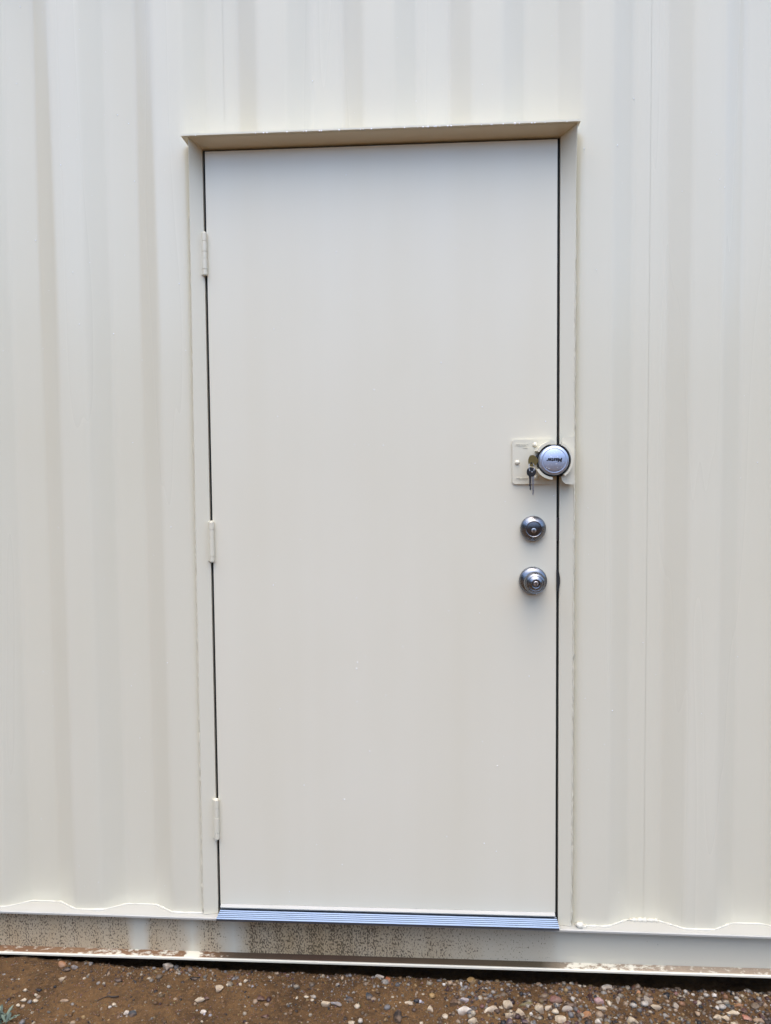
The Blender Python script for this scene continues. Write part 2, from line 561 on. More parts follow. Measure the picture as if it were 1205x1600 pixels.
for xa in (X_END0, X_END1 - 0.15):
    for ya in (-0.022, 2.29):
        box('corner_post', xa, xa + 0.15, ya, ya + 0.15, 0.158, 2.812, M['frame'], cont, 0.008)
        box('corner_casting', xa - 0.004, xa + 0.166, ya - 0.004, ya + 0.16, 0.035, 0.158, M['frame'], cont, 0.006)
        box('corner_casting', xa - 0.004, xa + 0.166, ya - 0.004, ya + 0.16, 2.812, 2.935, M['frame'], cont, 0.006)

# bottom side rail: channel with its open side to the yard
def lz(i_top):
    return lambda x, i: (ledge_z(x) - 0.188) if i in i_top else 0.0
rail = prism_x('base_rail', [(0.004, 0.078), (0.010, 0.078), (0.010, 0.1815), (0.004, 0.1815)], -2.65, 3.11, M['rail'], cont, lambda x, i: (ledge_z(x) - 0.188) if i >= 2 else 0, nseg=24)
rail['label'] = 'recessed bottom rail face with dried mud splashes and dark flecks'
prism_x('top_flange', [(-0.020, 0.1815), (0.060, 0.1815), (0.060, 0.188), (-0.018, 0.188), (-0.020, 0.186)], -2.65, 3.11, M['ledge'], rail, lambda x, i: ledge_z(x) - 0.188, nseg=24)
fl = prism_x('bottom_flange', [(-0.026, 0.0735), (0.060, 0.0735), (0.060, 0.0795), (0.0035, 0.0795), (-0.0245, 0.0795), (-0.026, 0.078)], -2.65, 3.11, M['flange'], rail, nseg=24)
fl['label'] = 'bottom flange with brown mud lying on its top'

# lumpy painted weld and sealant along the foot of the wall panels
random.seed(5)
def bead(name, pts, r, lump, n=7, m='weld', parent=None):
    bm = bmesh.new()
    rads = [max(0.0004, r * (1 + lump * (noise.noise(Vector(p) * 190) + 0.6 * noise.noise(Vector(p) * 60)))) for p in pts]
    tube(bm, pts, rads, n)
    return from_bm(name, bm, M[m], parent or cont, smooth=True)
for xa, xb in ((-2.64, OP_X0 - 0.012), (OP_X1 + 0.012, 3.1)):
    pts = []
    x = xa
    while x < xb:
        pts.append((x, wall_y(x) - 0.001, ledge_z(x) + 0.0008))
        x += 0.006
    bead('weld_bead', pts, 0.0024, 0.9)
# thicker blobs of weld: under the right panel joint and at the foot of the right jamb
bead('weld_bead', [(0.655 + 0.003 * i, wall_y(0.655 + 0.003 * i) - 0.003, ledge_z(0.68) + 0.002) for i in range(28)], 0.0045, 1.3)
bead('weld_bead', [(0.515 + 0.003 * i, -0.006, ledge_z(0.52) + 0.003 + 0.004 * math.sin(i * 0.9)) for i in range(8)], 0.006, 1.0)

# ---- door frame: flared plates that stand proud of the corrugated sheet
fr = bpy.data.objects.new('door_frame', None)
C.objects.link(fr)
fr.parent = cont
JI = 0.4645                                             # inner edge of the jambs
def jamb(sgn, xo_top, xo_bot, d_top, d_bot):
    """inner edge at the door face, face flaring outwards to the proud outer edge, then a return to the sheet"""
    bm = bmesh.new()
    def sec(z, xo, d):
        xi = sgn * JI
        t_ = 0.005
        pr = [(xi, 0.048), (xi, 0.0), (xo - sgn * 0.0015, -d), (xo, -d + 0.001), (xo, 0.05)]
        return [bm.verts.new((x, y, z)) for x, y in pr]
    zt = 2.2565
    a = sec(ledge_z(sgn * 0.48) + 0.001, xo_bot, d_bot)
    mids = []
    rings = [a]
    for k in range(1, 97):
        f = 1 - (1 - k / 96) ** 1.6
        z = a[0].co.z + (zt - a[0].co.z) * f
        e = f ** 24                                     # plumb for most of its height, drawn out to meet the header at the top
        rings.append(sec(z, xo_bot + sgn * (0.003 if sgn > 0 else -0.006) * f + (xo_top - xo_bot - sgn * (0.003 if sgn > 0 else -0.006)) * e, d_bot + 0.006 * f + (d_top - d_bot - 0.006) * e))
    # mitre the top: the outer edge runs up to the drip plate
    for v, dz in zip(rings[-1], (0, 0, 0.0095, 0.0095, 0.0095)):
        v.co.z += dz
    n = 5
    for p, q in zip(rings, rings[1:]):
        for i in range(n):
            bm.faces.new((p[i], p[(i + 1) % n], q[(i + 1) % n], q[i]))
    bm.faces.new(rings[0])
    bm.faces.new(rings[-1])
    bmesh.ops.recalc_face_normals(bm, faces=bm.faces)
    for e_ in bm.edges:
        if len(e_.link_faces) == 2 and e_.calc_face_angle(0) > 0.35:
            e_.smooth = False
    return from_bm('jamb', bm, M['frame'], fr, smooth=True)
jamb(-1, -0.4855, -0.5040, 0.048, 0.006)
jamb(1, 0.4985, 0.4985, 0.048, 0.006)
# header plate: underside seen from below, rising slightly to the drip edge, mitred into the jambs
bm = bmesh.new()
hd = [[(-JI, 0.0, 2.2565), (JI, 0.0, 2.2565), (0.4970, -0.048, 2.2660), (-0.4840, -0.048, 2.2660)],
      [(-JI, 0.048, 2.2565), (JI, 0.048, 2.2565), (0.4985, 0.048, 2.2665), (-0.4855, 0.048, 2.2665)]]
va = [bm.verts.new(p) for p in hd[0]]
vb = [bm.verts.new(p) for p in hd[1]]
bm.faces.new(va)
bm.faces.new(vb)
bm.faces.new((va[0], vb[0], vb[1], va[1]))
bm.faces.new((va[1], vb[1], vb[2], va[2]))
bm.faces.new((va[2], vb[2], vb[3], va[3]))
bm.faces.new((va[3], vb[3], vb[0], va[0]))
from_bm('header', bm, M['frame'], fr)
box('drip_cap', -0.5015, 0.5035, -0.058, 0.036, 2.2664, 2.2708, M['frame'], fr, 0.0018)
# inside stop with black seal: closes the gap round the leaf
for nm, x0, x1, z0, z1 in (('door_stop', -0.474, -0.440, 0.2, 2.256), ('door_stop', 0.440, 0.474, 0.2, 2.256), ('door_stop', -0.4395, 0.4395, 2.232, 2.2565)):
    box(nm, x0, x1, 0.0485, 0.060, z0, z1, M['black'], fr)
for nm, x0, x1, z0, z1 in (('weatherstrip', -0.4640, -0.4575, 0.2, 2.2505), ('weatherstrip', 0.4575, 0.4640, 0.2, 2.2505), ('weatherstrip', -0.4640, 0.4640, 2.2508, 2.2562)):
    box(nm, x0, x1, 0.010, 0.0475, z0, z1, M['black'], fr)
# weld bead down the outside of the jambs
for xo_t, xo_b, s in ((0.5015, 0.4995, 1), (-0.4985, -0.5050, -1)):
    pts = []
    z = 0.2
    while z < 2.10:
        f = (z - 0.2) / 2.05
        x = xo_b + (xo_t - xo_b) * f
        pts.append((x + s * 0.002, wall_y(x + s * 0.004) - 0.002, z))
        z += 0.007
    bead('weld_bead', pts, 0.003, 0.8, 6, 'frame', fr)
    if s > 0:                                           # thin run of lumps on the proud edge of the lock-side jamb
        pts = [(p[0] - 0.0025, -0.006 - 0.006 * (p[2] - 0.2) / 2.05, p[2]) for p in pts]
        bead('weld_bead', pts, 0.0011, 1.6, 5, 'frame', fr)
# strike plate lip showing dark beside the knob, and the small one beside the deadbolt
bm = bmesh.new()
pr = []
for k in range(13):
    a = -PI / 2 + PI * k / 12
    pr.append((0.4575 + 0.0088 * math.cos(a), 1.1185 + 0.029 * math.sin(a)))
a_ = [bm.verts.new((x, -0.0045, z)) for x, z in pr]
b__ = [bm.verts.new((x, 0.012, z)) for x, z in pr]
bm.faces.new(a_)
bm.faces.new(b__)
for i in range(13):
    bm.faces.new((a_[i], a_[(i + 1) % 13], b__[(i + 1) % 13], b__[i]))
s = from_bm('strike_lip', bm, M['black'], fr)
box('strike_plate', 0.4582, 0.4643, 0.002, 0.0095, 1.222, 1.283, M['chrome_dark'], fr)

# ---- threshold: ribbed aluminium saddle
prof = [(0.040, 0.199), (-0.045, 0.199), (-0.0475, 0.1995), (-0.0475, 0.2055)]
y = -0.0465
while y < -0.009:
    prof += [(y, 0.2068), (y + 0.0012, 0.2082), (y + 0.0040, 0.2082), (y + 0.0052, 0.2066), (y + 0.0058, 0.2060), (y + 0.0080, 0.2060)]
    y += 0.0086
prof += [(-0.0015, 0.2072), (0.040, 0.2072)]
th = prism_x('threshold', prof, -0.4555, 0.4600, M['alu'], cont)
th['label'] = 'ribbed bare aluminium threshold reflecting the sky'
box('threshold_shim', -0.452, 0.452, -0.019, 0.055, 0.1905, 0.1988, M['frame'], th)

# ------------------------------------------------------------------ door
door = thing('entry_door', 'plain cream steel door with a deadbolt and knob, hinged on its left side', 'door', (0, 0, 0.21))
leaf = box('door_leaf', DOOR_X0, DOOR_X1, 0.0, 0.044, DOOR_Z0, DOOR_Z1, M['door'], door, 0.0012)
prism_x('door_sweep', [(0.002, 0.2195), (0.002, 0.2115), (-0.0062, 0.2108), (-0.0068, 0.2138), (-0.0005, 0.2198)], DOOR_X0 + 0.001, DOOR_X1 - 0.001, M['ledge'], door)
box('sweep_seal', DOOR_X0 + 0.002, DOOR_X1 - 0.002, 0.004, 0.04, 0.2080, 0.2197, M['black'], door)

def hinge(zc, x, hh, cuts):
    h = bpy.data.objects.new('hinge', None)
    C.objects.link(h)
    h.parent = door
    r, yc = 0.0068, -0.0062
    edges = [zc - hh] + [zc - hh + 2 * hh * c for c in cuts] + [zc + hh]
    for k, (a, b_) in enumerate(zip(edges, edges[1:])):
        bm = bmesh.new()
        rr = r * (1 + 0.03 * ((k % 2) * 2 - 1))
        a2, b2 = a + 0.0004, b_ - 0.0004
        tube(bm, [(x, yc, a2), (x, yc, a2 + 0.0006), (x, yc, b2 - 0.0006), (x, yc, b2)], [rr * 0.93, rr, rr, rr * 0.93], 20)
        bmesh.ops.recalc_face_normals(bm, faces=bm.faces)
        for e in bm.edges:
            if len(e.link_faces) == 2 and e.calc_face_angle(0) > 0.5:
                e.smooth = False
        from_bm('knuckle', bm, M['frame'], h, smooth=True)
    bm = bmesh.new()
    tube(bm, [(x, yc, zc - hh - 0.0015), (x, yc, zc + hh + 0.0015), (x, yc, zc + hh + 0.003)], [0.0055, 0.0055, 0.0035], 16)
    from_bm('pin', bm, M['frame'], h)
    box('hinge_leaf', x - 0.012, x - 0.0040, -0.0035, -0.0008, zc - hh + 0.001, zc + hh - 0.001, M['frame'], h)
    return h
hinge(1.9845, -0.4615, 0.0545, (0.13, 0.38, 0.55, 0.80))
hinge(1.2240, -0.4585, 0.0535, (0.13, 0.56, 0.80))
hinge(0.4615, -0.4612, 0.0550, (0.16, 0.55, 0.78))

# deadbolt: tapered collar with a recessed cylinder face
DX, DZ = 0.3957, 1.2560
db = bpy.data.objects.new('deadbolt', None)
C.objects.link(db)
db.parent = door
lathe_y('collar', [(0.0, -0.001), (0.0330, -0.001), (0.0333, -0.0100), (0.0328, -0.0125), (0.0315, -0.0145), (0.0215, -0.0222), (0.0206, -0.0228), (0.0198, -0.0222), (0.0195, -0.0200), (0.0, -0.0200)], DX, DZ, M['chrome'], db)
lathe_y('cylinder_face', [(0.0, -0.0190), (0.0186, -0.0190), (0.0184, -0.0205), (0.0178, -0.0209), (0.0, -0.0209)], DX, DZ, M['chrome_dark'], db)
lathe_y('plug', [(0.0, -0.0205), (0.0066, -0.0205), (0.0064, -0.0226), (0.0056, -0.0230), (0.0, -0.0230)], DX, DZ - 0.0045, M['nickel'], db, 28)
plate_xz('keyhole', [(DX - .0013, DZ - .0096), (DX + .0013, DZ - .0096), (DX + .0013, DZ - .004), (DX + .0021, DZ - .0018), (DX, DZ - .0000), (DX - .0021, DZ - .0018), (DX - .0013, DZ - .004)], -0.0233, -0.022, M['void'], db)

# knob: domed rose, neck, stepped knob with dished face and plug
KX, KZ = 0.3960, 1.1183
kb = bpy.data.objects.new('door_knob', None)
C.objects.link(kb)
kb.parent = door
lathe_y('rose', [(0.0, -0.001), (0.0366, -0.001), (0.0368, -0.0035), (0.0362, -0.0085), (0.0345, -0.0118), (0.0290, -0.0158), (0.0230, -0.0192), (0.0, -0.0195)], KX, KZ, M['chrome'], kb)
lathe_y('knob', [(0.0, -0.018), (0.0165, -0.018), (0.0158, -0.026), (0.0190, -0.0300), (0.0262, -0.0345), (0.0285, -0.0405), (0.0280, -0.0455), (0.0262, -0.0480), (0.0255, -0.0478), (0.0225, -0.0530),
                 (0.0198, -0.0545), (0.0190, -0.0542), (0.0150, -0.0588), (0.0118, -0.0605), (0.0100, -0.0600), (0.0082, -0.0565), (0.0, -0.0565)], KX, KZ, M['chrome'], kb, 56, sharp=0.75)
lathe_y('plug', [(0.0, -0.056), (0.0064, -0.056), (0.0062, -0.0598), (0.0054, -0.0604), (0.0, -0.0604)], KX, KZ, M['nickel'], kb, 28)
plate_xz('keyhole', [(KX - .0013, KZ - .0050), (KX + .0013, KZ - .0050), (KX + .0013, KZ + .0008), (KX + .0020, KZ + .0028), (KX, KZ + .0046), (KX - .0020, KZ + .0028), (KX - .0013, KZ + .0008)], -0.0607, -0.0596, M['void'], kb)
bm = bmesh.new()
bmesh.ops.create_icosphere(bm, subdivisions=2, radius=0.0016, matrix=Matrix.Translation((KX + 0.005, -0.037, KZ - 0.0295)))
from_bm('hanging_drop', bm, M['water'], kb, smooth=True)

# ---- hasp: plate on the door with half a guard ring, its mate on the jamb
LX, LZ, LY = 0.4425, 1.4325, -0.052            # centre of the puck lock's face
def text_mesh(name, body, size, cx, cz, y, depth, m, parent, flip=False, shear=0.22, bold=0.0, width=None):
    cu = bpy.data.curves.new(name, 'FONT')
    cu.body = body
    cu.size = size
    cu.shear = shear
    cu.offset = bold
    cu.extrude = depth / 2
    cu.align_x = 'CENTER'
    cu.align_y = 'CENTER'
    cu.resolution_u = 3
    to = bpy.data.objects.new(name + '_curve', cu)
    C.objects.link(to)
    bpy.context.view_layer.update()
    me = bpy.data.meshes.new_from_object(to)
    bpy.data.objects.remove(to, do_unlink=True)
    bpy.data.curves.remove(cu)
    xs_ = [v.co.x for v in me.vertices]
    k = width / (max(xs_) - min(xs_)) if width else 1.0
    s = -1 if flip else 1
    for v in me.vertices:
        v.co = Vector((cx + s * v.co.x * k, y - v.co.z, cz + s * v.co.y))
    me.name = name
    o = link(name, me, None, parent)
    me.materials.clear()
    me.materials.append(m)
    return o

def rrect(x0, x1, z0, z1, rs, n=5):
    """outline with corner radii (bl, br, tr, tl)"""
    out = []
    for (cx, cz, a0, r) in ((x0, z0, PI, rs[0]), (x1, z0, 1.5 * PI, rs[1]), (x1, z1, 0, rs[2]), (x0, z1, .5 * PI, rs[3])):
        ox = cx + (r if cx == x0 else -r)
        oz = cz + (r if cz == z0 else -r)
        for k in range(n + 1):
            a = a0 + .5 * PI * k / n
            out.append((ox + r * math.cos(a), oz + r * math.sin(a)))
    return out
def arc_guard(name, a0, a1, r0, r1, y0, y1, parent, m='frame'):
    n = max(6, int(abs(a1 - a0) / 6))
    A = [math.radians(a0 + (a1 - a0) * k / n) for k in range(n + 1)]
    pts = [(LX + r1 * math.cos(a), LZ + r1 * math.sin(a)) for a in A] + [(LX + r0 * math.cos(a), LZ + r0 * math.sin(a)) for a in reversed(A)]
    return plate_xz(name, pts, y0, y1, M[m], parent)

hp = plate_xz('hasp_plate', rrect(0.3420, 0.4525, 1.3718, 1.4880, (.009, .004, .012, .007)), -0.0052, -0.0003, M['frame'], door, 0.0014)
for (bx_, bz_) in ((0.4003, 1.4737), (0.3550, 1.4283), (0.4035, 1.3880)):
    lathe_y('carriage_bolt', [(0.0, -0.0046), (0.0064, -0.0046), (0.0063, -0.0060), (0.0052, -0.0082), (0.0030, -0.0096), (0.0, -0.0100)], bx_, bz_, M['frame'], hp, 24)
arc_guard('guard_ring', 95, 150, 0.0425, 0.0492, -0.046, -0.005, hp)
arc_guard('guard_ring', 209, 266, 0.0425, 0.0492, -0.046, -0.005, hp)
text_mesh('embossed_mark', 'Master', 0.0105, 0.3655, 1.4745, -0.0056, 0.0014, M['frame'], hp, width=0.032)
text_mesh('embossed_mark', 'Lock', 0.0062, 0.3755, 1.4668, -0.0056, 0.0012, M['frame'], hp, width=0.011)
text_mesh('embossed_mark', 'Master', 0.0085, 0.3655, 1.3870, -0.0056, 0.0014, M['frame'], hp, width=0.031)

hb = bpy.data.objects.new('hasp_staple', None)
C.objects.link(hb)
hb.parent = cont
ol = [(0.4965, 1.3735), (0.4965, 1.4875), (0.4940, 1.4915), (0.4900, 1.4930), (0.4760, 1.4930), (0.4690, 1.4905), (0.4645, 1.4855), (0.4640, 1.4800)]
ol += [(LX + 0.046 * math.cos(a), LZ + 0.046 * math.sin(a)) for a in [math.radians(58 - 116 * k / 14) for k in range(15)]]
ol += [(0.4640, 1.3905), (0.4650, 1.3830), (0.4690, 1.3765), (0.4750, 1.3722), (0.4820, 1.3712), (0.4930, 1.3712)]
plate_xz('staple_plate', ol[::-1], -0.0330, -0.0280, M['frame'], hb, 0.0008)
arc_guard('guard_ring', -55, 62, 0.0432, 0.0488, -0.047, -0.0275, hb)
box('staple_web', 0.4868, 0.4928, -0.0282, 0.0, 1.3735, 1.4900, M['frame'], hb)
arc_guard('gap_shade_arc', 68, -68, 0.0405, 0.0455, -0.030, -0.020, hb, 'black')  # black arc painted in as the shade between puck and guard

# ------------------------------------------------------------------ puck padlock
lock = thing('puck_padlock', 'round steel puck padlock with upside-down lettering held in the hasp', 'padlock', (LX, -0.03, LZ - 0.039))
lathe_y('lock_body', [(0.0, -0.008), (0.0360, -0.008), (0.0378, -0.010), (0.0380, -0.046), (0.0362, -0.0500), (0.0312, -0.0528), (0.0298, -0.0524), (0.0, -0.0524)], LX, LZ, M['steel'], lock, 64)
lathe_y('face_disc', [(0.0, -0.0520), (0.0292, -0.0520), (0.0290, -0.0536), (0.0280, -0.0542), (0.0, -0.0542)], LX, LZ, M['steel'], lock, 64)
text_mesh('lettering', 'Master', 0.0135, LX + 0.0005, LZ + 0.0012, -0.0544, 0.0003, M['ink'], lock, flip=True, shear=0.16, bold=0.0006, width=0.0400)
lathe_y('gap_shade_disc', [(0.0, -0.012), (0.0400, -0.012), (0.0408, -0.014), (0.0408, -0.033), (0.0400, -0.034), (0.0, -0.034)], LX, LZ, M['black'], lock, 48)  # black disc stands in for the shadowed ring round the puck

# ------------------------------------------------------------------ keys
kc = thing('key_bunch', 'brass key in the padlock with two more keys hanging from it', 'keys', (0.392, -0.036, 1.345))
def key(bow, hole_c, hole_r, blade, y0, y1, m_bow, m_blade, parent):
    k = plate_xz('key', bow, y0, y1, M[m_bow], parent, 0.0005, 1)
    plate_xz('blade', blade, y0 + 0.0008, y1 - 0.0008, M[m_blade], k)
    return k
def ring_pts(cx, cz, rx, rz, n=16, w=0.0):
    return [(cx + rx * math.cos(2 * PI * i / n) * (1 + w * math.cos(6 * PI * i / n)), cz + rz * math.sin(2 * PI * i / n) * (1 + w * math.cos(6 * PI * i / n))) for i in range(n)]
k1 = key(ring_pts(0.3905, 1.4320, 0.0122, 0.0148, 18, 0.05), None, 0, [(0.401, 1.4368), (0.401, 1.4285), (0.4100, 1.4292), (0.4100, 1.4362)], -0.0380, -0.0352, 'brass', 'brass', kc)
k1['label'] = 'tarnished brass key sticking out of the padlock'
lathe_y('key_hole', [(0.0, -0.0383), (0.0023, -0.0383), (0.0023, -0.0375), (0.0, -0.0375)], 0.3868, 1.4262, M['void'], k1, 14)
k2 = key(ring_pts(0.3865, 1.4035, 0.0122, 0.0122, 18, 0.04), None, 0, [(0.3800, 1.396), (0.3860, 1.396), (0.3858, 1.3600), (0.3846, 1.3560), (0.3822, 1.3588), (0.3826, 1.366), (0.3808, 1.369), (0.3816, 1.377)], -0.0402, -0.0376, 'key_plastic', 'chrome_dark', kc)
k2['label'] = 'black-headed key with a dark blade'
bl3 = key(ring_pts(0.3885, 1.4000, 0.0075, 0.0085, 16, 0.03), None, 0, [(0.3862, 1.394), (0.3936, 1.394), (0.3930, 1.3500), (0.3912, 1.3440), (0.3886, 1.3448), (0.3889, 1.3560), (0.3876, 1.3600), (0.3884, 1.3690), (0.3872, 1.3740)], -0.0440, -0.0416, 'key_plastic', 'nickel', kc)
bl3['label'] = 'black-headed key with a bright blade hanging in front'
bm = bmesh.new()
tube(bm, [(0.3872 + 0.0068 * math.cos(a), -0.0400 + 0.0035 * math.sin(a), 1.4150 + 0.0125 * math.sin(a)) for a in [2 * PI * i / 28 for i in range(29)]], 0.0008, 8)
from_bm('key_ring', bm, M['nickel'], kc, smooth=True)
lathe_y('rivet', [(0.0, -0.0452), (0.0022, -0.0448), (0.0024, -0.0436), (0.0, -0.0436)], 0.3880, 1.4035, M['nickel'], bl3, 14)
plate_xz('latch_tip', [(0.3985, 1.4420), (0.4030, 1.4420), (0.4060, 1.4455), (0.4030, 1.4478), (0.3990, 1.4465)], -0.036, -0.030, M['chrome_dark'], hp)

# ------------------------------------------------------------------ gravel and stones
def rock_mesh(seed, sub, cuts):
    rnd = random.Random(seed)
    bm = bmesh.new()
    bmesh.ops.create_icosphere(bm, subdivisions=sub, radius=1.0)
    for _ in range(cuts):
        n = Vector((rnd.gauss(0, 1), rnd.gauss(0, 1), rnd.gauss(0, 1))).normalized()
        d = rnd.uniform(0.5, 0.85)
        for v in bm.verts:
            k = v.co.dot(n)
            if k > d:
                v.co -= n * (k - d)
    off = Vector((seed * 3.7, 0, 0))
    for v in bm.verts:
        v.co *= 1 + 0.10 * noise.noise(v.co * 1.6 + off) + (0.05 * noise.noise(v.co * 4 + off) if sub > 1 else 0)
    return bm

def rot_rand(rnd):
    return Matrix.Rotation(rnd.uniform(0, 2 * PI), 3, 'Z') @ Matrix.Rotation(rnd.uniform(-.5, .5), 3, 'X') @ Matrix.Rotation(rnd.uniform(0, 2 * PI), 3, 'Y')

